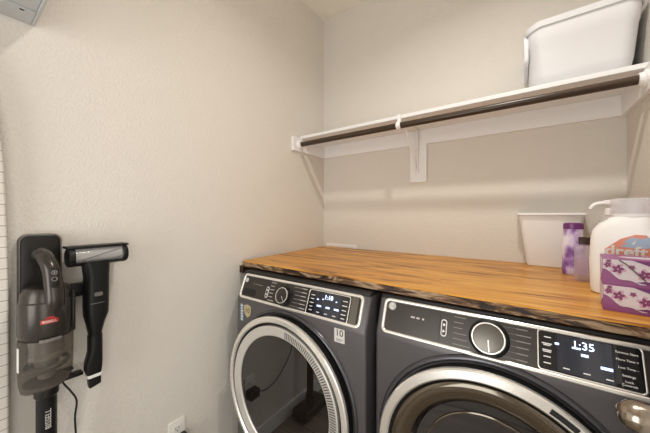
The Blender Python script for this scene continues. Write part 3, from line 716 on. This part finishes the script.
# ------------------------------------------------------------------ things on the worktop
# slim white bin against the back wall
bn = thing('white_bin', 'slim white plastic bin with rolled rim against the back wall', 'bin', (.105, 1.655, CT))
def bs(z, x0, x1, y0, y1, r): return [(x, y, z) for x, y in rrect(x1 - x0, y1 - y0, r, 5, (x0 + x1) / 2 - .105, (y0 + y1) / 2 - 1.655)]
obj('bin_body', loft(nb(), [bs(.0, .028, .186, 1.630, 1.692, .012), bs(.003, .023, .190, 1.626, 1.694, .014), bs(.010, .021, .192, 1.624, 1.695, .015), bs(.120, .007, .206, 1.611, 1.696, .016), bs(.238, -.008, .222, 1.590, 1.697, .016),
    bs(.240, -.004, .218, 1.594, 1.694, .014), bs(.20, .006, .208, 1.604, 1.692, .013), bs(.01, .027, .187, 1.63, 1.690, .012)]), 'plastic', bn)
b = nb(); secs = [bs(.2385, -.016, .230, 1.580, 1.699, .018), bs(.241, -.018, .232, 1.578, 1.699, .019), bs(.2475, -.018, .232, 1.578, 1.699, .019), bs(.2495, -.015, .229, 1.581, 1.698, .018), bs(.2485, -.004, .218, 1.593, 1.694, .014), bs(.2385, -.004, .218, 1.594, 1.694, .014)]
loft(b, secs); bmesh.ops.delete(b, geom=[f for f in b.faces if len(f.verts) > 4], context='FACES_ONLY')
obj('rolled_rim', b, 'plastic', bn)

# lavender bottle
lb = thing('lavender_bottle', 'curvy lavender and purple bottle between the white bin and the small clear bottle', 'bottle', (.172, 1.492, CT))
obj('bottle_body', lathe(nb(), [(0, 0), (.036, 0), (.040, .005), (.042, .02), (.041, .05), (.0415, .075), (.045, .10), (.044, .125), (.038, .15), (.035, .165), (.036, .18), (.034, .188), (0, .188)], 40, I4, .86, .66), 'lavender', lb)
obj('bottle_cap', lathe(nb(), [(0, .184), (.0365, .184), (.0375, .190), (.0365, .205), (.030, .209), (0, .209)], 36, I4, .86, .66), 'purple', lb)
# clear bottle with dark cap
cb = thing('clear_bottle', 'small clear square bottle of lilac liquid with dark brown cap', 'bottle', (.190, 1.372, CT))
def sq(z, w, r): return [(x, y, z) for x, y in rrect(w, w * .8, r, 4)]
obj('bottle_body', loft(nb(), [sq(0, .056, .006), sq(.003, .060, .008), (sq(.118, .060, .008)), sq(.127, .054, .012), sq(.132, .026, .012), sq(.138, .024, .0115)]), 'clear_pink', cb)
obj('liquid', loft(nb(), [sq(.022, .050, .006), sq(.078, .050, .006)]), 'lilac_liquid', cb)
obj('bottle_cap', prism(nb(), rrect(.036, .032, .006, 4), .134, .160, .002, 2), 'brown_cap', cb)
# pump bottle behind the jug
pb = thing('pump_bottle', 'clear pump bottle with white curved spout behind the detergent jug', 'pump bottle', (.262, 1.39, CT))
obj('bottle_body', lathe(nb(), [(0, 0), (.036, 0), (.039, .004), (.040, .02), (.040, .175), (.037, .205), (.028, .225), (.016, .238), (.016, .246), (0, .246)], 36), 'clear', pb)
obj('pump_collar', lathe(nb(), [(0, .242), (.018, .242), (.018, .262), (.014, .266), (.006, .268), (.006, .282), (0, .282)], 28), 'plastic', pb)
b = lathe(nb(), [(0, .276), (.016, .276), (.021, .281), (.021, .290), (.018, .294), (0, .294)], 28)
tube(b, smooth_path([(0, 0, .284), (-.020, -.002, .284), (-.040, -.004, .281), (-.052, -.006, .271), (-.056, -.007, .262)], 6), [.0085, .0075, .0065, .0055], 12)
obj('pump_head', b, 'plastic', pb)

# detergent jug
jg = thing('detergent_jug', 'white laundry detergent jug with coral label and clear cap behind tissue boxes', 'detergent jug', (.268, 1.195, CT), -.28)
def js(z, x0, x1, d, r): return [(x, y, z) for x, y in rrect(x1 - x0, d, r, 6, (x0 + x1) / 2, 0)]
secs = [js(0, -.080, .078, .080, .03), js(.004, -.086, .084, .088, .032), js(.02, -.089, .086, .092, .034), js(.10, -.091, .086, .092, .034), js(.165, -.088, .070, .092, .032), js(.195, -.083, .050, .088, .032), js(.215, -.070, .046, .080, .032), js(.228, -.052, .046, .070, .03), js(.236, -.044, .044, .064, .028)]
jb = obj('jug_body', loft(nb(), secs), 'plastic', jg)
hp = smooth_path([(.030, 0, .222), (.055, 0, .228), (.076, 0, .214), (.082, 0, .180), (.080, 0, .140), (.072, 0, .115)], 6)
obj('jug_handle', tube(nb(), hp, [.016, .013, .0125, .0125, .014, .018], 16), 'plastic', jg)
obj('neck_ring', lathe(nb(), [(0, .232), (.043, .232), (.0455, .236), (.0455, .244), (.043, .247), (0, .247)], 44, T(.004, 0, 0), 1, .74), 'plastic', jg)
cp = obj('clear_cap', lathe(nb(), [(.050, .244), (.051, .246), (.051, .288), (.048, .292), (.045, .290), (.048, .286), (.048, .246)], 44, T(.004, 0, 0), 1, .74, closed=True), 'clear', jg)
obj('cap_inner', lathe(nb(), [(0, .247), (.032, .247), (.032, .274), (.029, .277), (0, .277)], 36, T(-.006, 0, 0), 1, .74), 'clear', cp)
JM = T(0, -.0462, 0) @ Matrix(((1, 0, 0, 0), (0, 0, -1, 0), (0, 1, 0, 0), (0, 0, 0, 1)))
lp = obj('label_panel', prism(nb(), [(-.052, .030), (.060, .030), (.060, .130), (.056, .150), (.030, .185), (.010, .186), (-.020, .172), (-.052, .140)], -.001, .0006, 0, 1, JM), 'coral', jg, False)
obj('label_patch', prism(nb(), [(-.022, .150), (-.008, .158), (-.012, .166), (.004, .178), (.020, .174), (.034, .180), (.042, .168), (.036, .158), (.040, .150), (.010, .146)], .0, .0009, 0, 1, JM), 'label_blue', lp, False)
obj('label_drop', prism(nb(), [(.002, .160), (.010, .170), (.009, .160), (.006, .156)], .0, .0012, 0, 1, JM), 'sticker', lp, False)
obj('label_text', text_bm('dreft', .043, JM @ T(-.010, .135, .0011), .0006, bold=.0011), 'sticker', lp, False)

# tissue boxes
def flower(b, cx_, cy_, r_, z0, mx, n=5, ph=0):
    for k in range(n):
        a = ph + 2 * PI * k / n
        pts = [(cx_ + r_ * .55 * math.cos(a) + (r_ * .45 * math.cos(t)) * math.cos(a) - r_ * .30 * math.sin(t) * math.sin(a), cy_ + r_ * .55 * math.sin(a) + r_ * .45 * math.cos(t) * math.sin(a) + r_ * .30 * math.sin(t) * math.cos(a)) for t in [2 * PI * i / 10 for i in range(10)]]
        prism(b, pts, z0, z0 + .0003, 0, 1, mx)
BW, BD, BH = .176, .110, .066
def tissue_box(label, loc, rz, twig):
    t = thing('tissue_box', label, 'tissue box', loc, rz, 'tissue boxes on the worktop')
    obj('carton', box(nb(), (0, 0, 0), (BW, BD, BH), .0012), 'box_purple', t, False)
    F = T(0, -.0003, 0) @ Matrix(((1, 0, 0, 0), (0, 0, -1, 0), (0, 1, 0, 0), (0, 0, 0, 1)))
    S = T(-.0003, 0, 0) @ Matrix(((0, 0, -1, 0), (-1, 0, 0, BD), (0, 1, 0, 0), (0, 0, 0, 1)))
    b = nb()
    up = []; lo = []
    for k in range(25):
        x = .001 + (BW - .002) * k / 24
        up.append((x, .0645 if x < .05 else .0645 - .026 * max(0, math.sin((x - .05) / .126 * PI * .9)) ** 2 * (1 if x > .05 else 0)))
        lo.append((x, .043 - .030 * min(1, x / .048) ** .8 + .004 * math.sin(x * 160) - .002))
    cut = [(x, max(u, l + .012)) for (x, u), (_, l) in zip(up, lo)]
    prism(b, lo + cut[::-1], -.0004, .0004, 0, 1, F)
    fp = obj('floral_panel', b, 'box_white', t, False)
    b = nb(); c2 = nb(); 
    for x, y, r_ in ((.028, .041, .014), (.010, .050, .009), (.072, .032, .014), (.100, .026, .010), (.135, .022, .014), (.052, .048, .007), (.012, .060, .006)):
        flower(c2, x, y, r_ * 1.12, .0004, F, 5, x * 40); flower(b, x, y, r_ * .80, .0008, F, 5, x * 40 + .3)
    obj('blossom_edge', c2, 'petal_pink', fp, False); obj('blossom', b, 'petal', fp, False)
    b = nb(); prism(b, [(.054, .0645), (.150, .0645), (.120, .056), (.085, .052)], .0004, .0009, 0, 1, F)
    prism(b, [(.058, .012), (.075, .017), (.12, .009), (.175, .016), (.175, .010), (.11, .005)], .0004, .0009, 0, 1, F)
    obj('printed_swirl', b, 'box_dark', fp, False)
    if twig: obj('printed_twig', tube(nb(), smooth_path([(.030, .064, .001), (.045, .052, .001), (.060, .034, .001), (.074, .018, .001)], 5), .0014, 6, F), 'twig', fp, False)
    b = nb(); prism(b, [(.002, .004), (.05, .004), (.075, .020), (.108, .030), (.108, .064), (.002, .064)], -.0004, .0004, 0, 1, S)
    obj('side_panel', b, 'box_white', t, False)
    if twig:
        obj('tissue_slot', prism(nb(), [(BW / 2 + .055 * math.cos(a), BD / 2 + .020 * math.sin(a)) for a in [2 * PI * k / 24 for k in range(24)]], BH - .0005, BH + .0004), 'box_white', t, False)
    return t
tissue_box('purple flowered tissue box, lower of the two stacked before the jug', (.171, .990, CT), -.12, False)
tissue_box('purple flowered tissue box on top, with a printed dark twig', (.1695, .991, CT + BH), -.135, True)

# ------------------------------------------------------------------ lights
cl = thing('ceiling_light', 'round flush ceiling lamp above the middle of the room', 'lamp', (-.06, .68, CE))
obj('mount_plate', lathe(nb(), [(0, -.018), (.15, -.018), (.155, -.012), (.155, 0), (0, 0)], 40), 'white', cl)
def area(name, loc, rot, power, size, sy, col, shape='RECTANGLE', spread=180):
    l = bpy.data.lights.new(name, 'AREA'); l.energy = power; l.shape = shape; l.size = size; l.size_y = sy; l.color = col; l.spread = math.radians(spread)
    o = bpy.data.objects.new(name, l); C.objects.link(o); o.location = loc; o.rotation_euler = rot; return o
area('ceiling_bulb', (-.06, .68, CE - .035), (0, 0, 0), 12, .10, .10, (1, .965, .91), 'DISK', 150)
# added fill lamps, placed outside the two wall openings to brighten the room
area('right_fill', (WR + .25, -.47, 1.05), (PI / 2, 0, PI / 2), 11.5, .8, 1.9, (1, .97, .93))
area('front_fill', (-.54, WF - .22, 1.08), (PI / 2, 0, 0), 22, .90, 1.5, (.98, .985, .965))

w = bpy.data.worlds.new('World'); bpy.context.scene.world = w; w.use_nodes = True
w.node_tree.nodes['Background'].inputs['Color'].default_value = (1, .95, .88, 1); w.node_tree.nodes['Background'].inputs['Strength'].default_value = .35

# ------------------------------------------------------------------ camera
cam = bpy.data.cameras.new('camera'); co = bpy.data.objects.new('camera', cam); C.objects.link(co)
cam.sensor_width = 36; cam.lens = 275 / 650 * 36; cam.clip_start = .02
cam.shift_y = -(216.5 - 213.8) / 650
co.location = (0, 0, H); co.rotation_euler = (PI / 2, 0, math.radians(35.5))
sc = bpy.context.scene; sc.camera = co
sc.view_settings.view_transform = 'Standard'; sc.view_settings.look = 'None'; sc.view_settings.gamma = 1
sc.view_settings.use_curve_mapping = False; sc.view_settings.exposure = -0.12
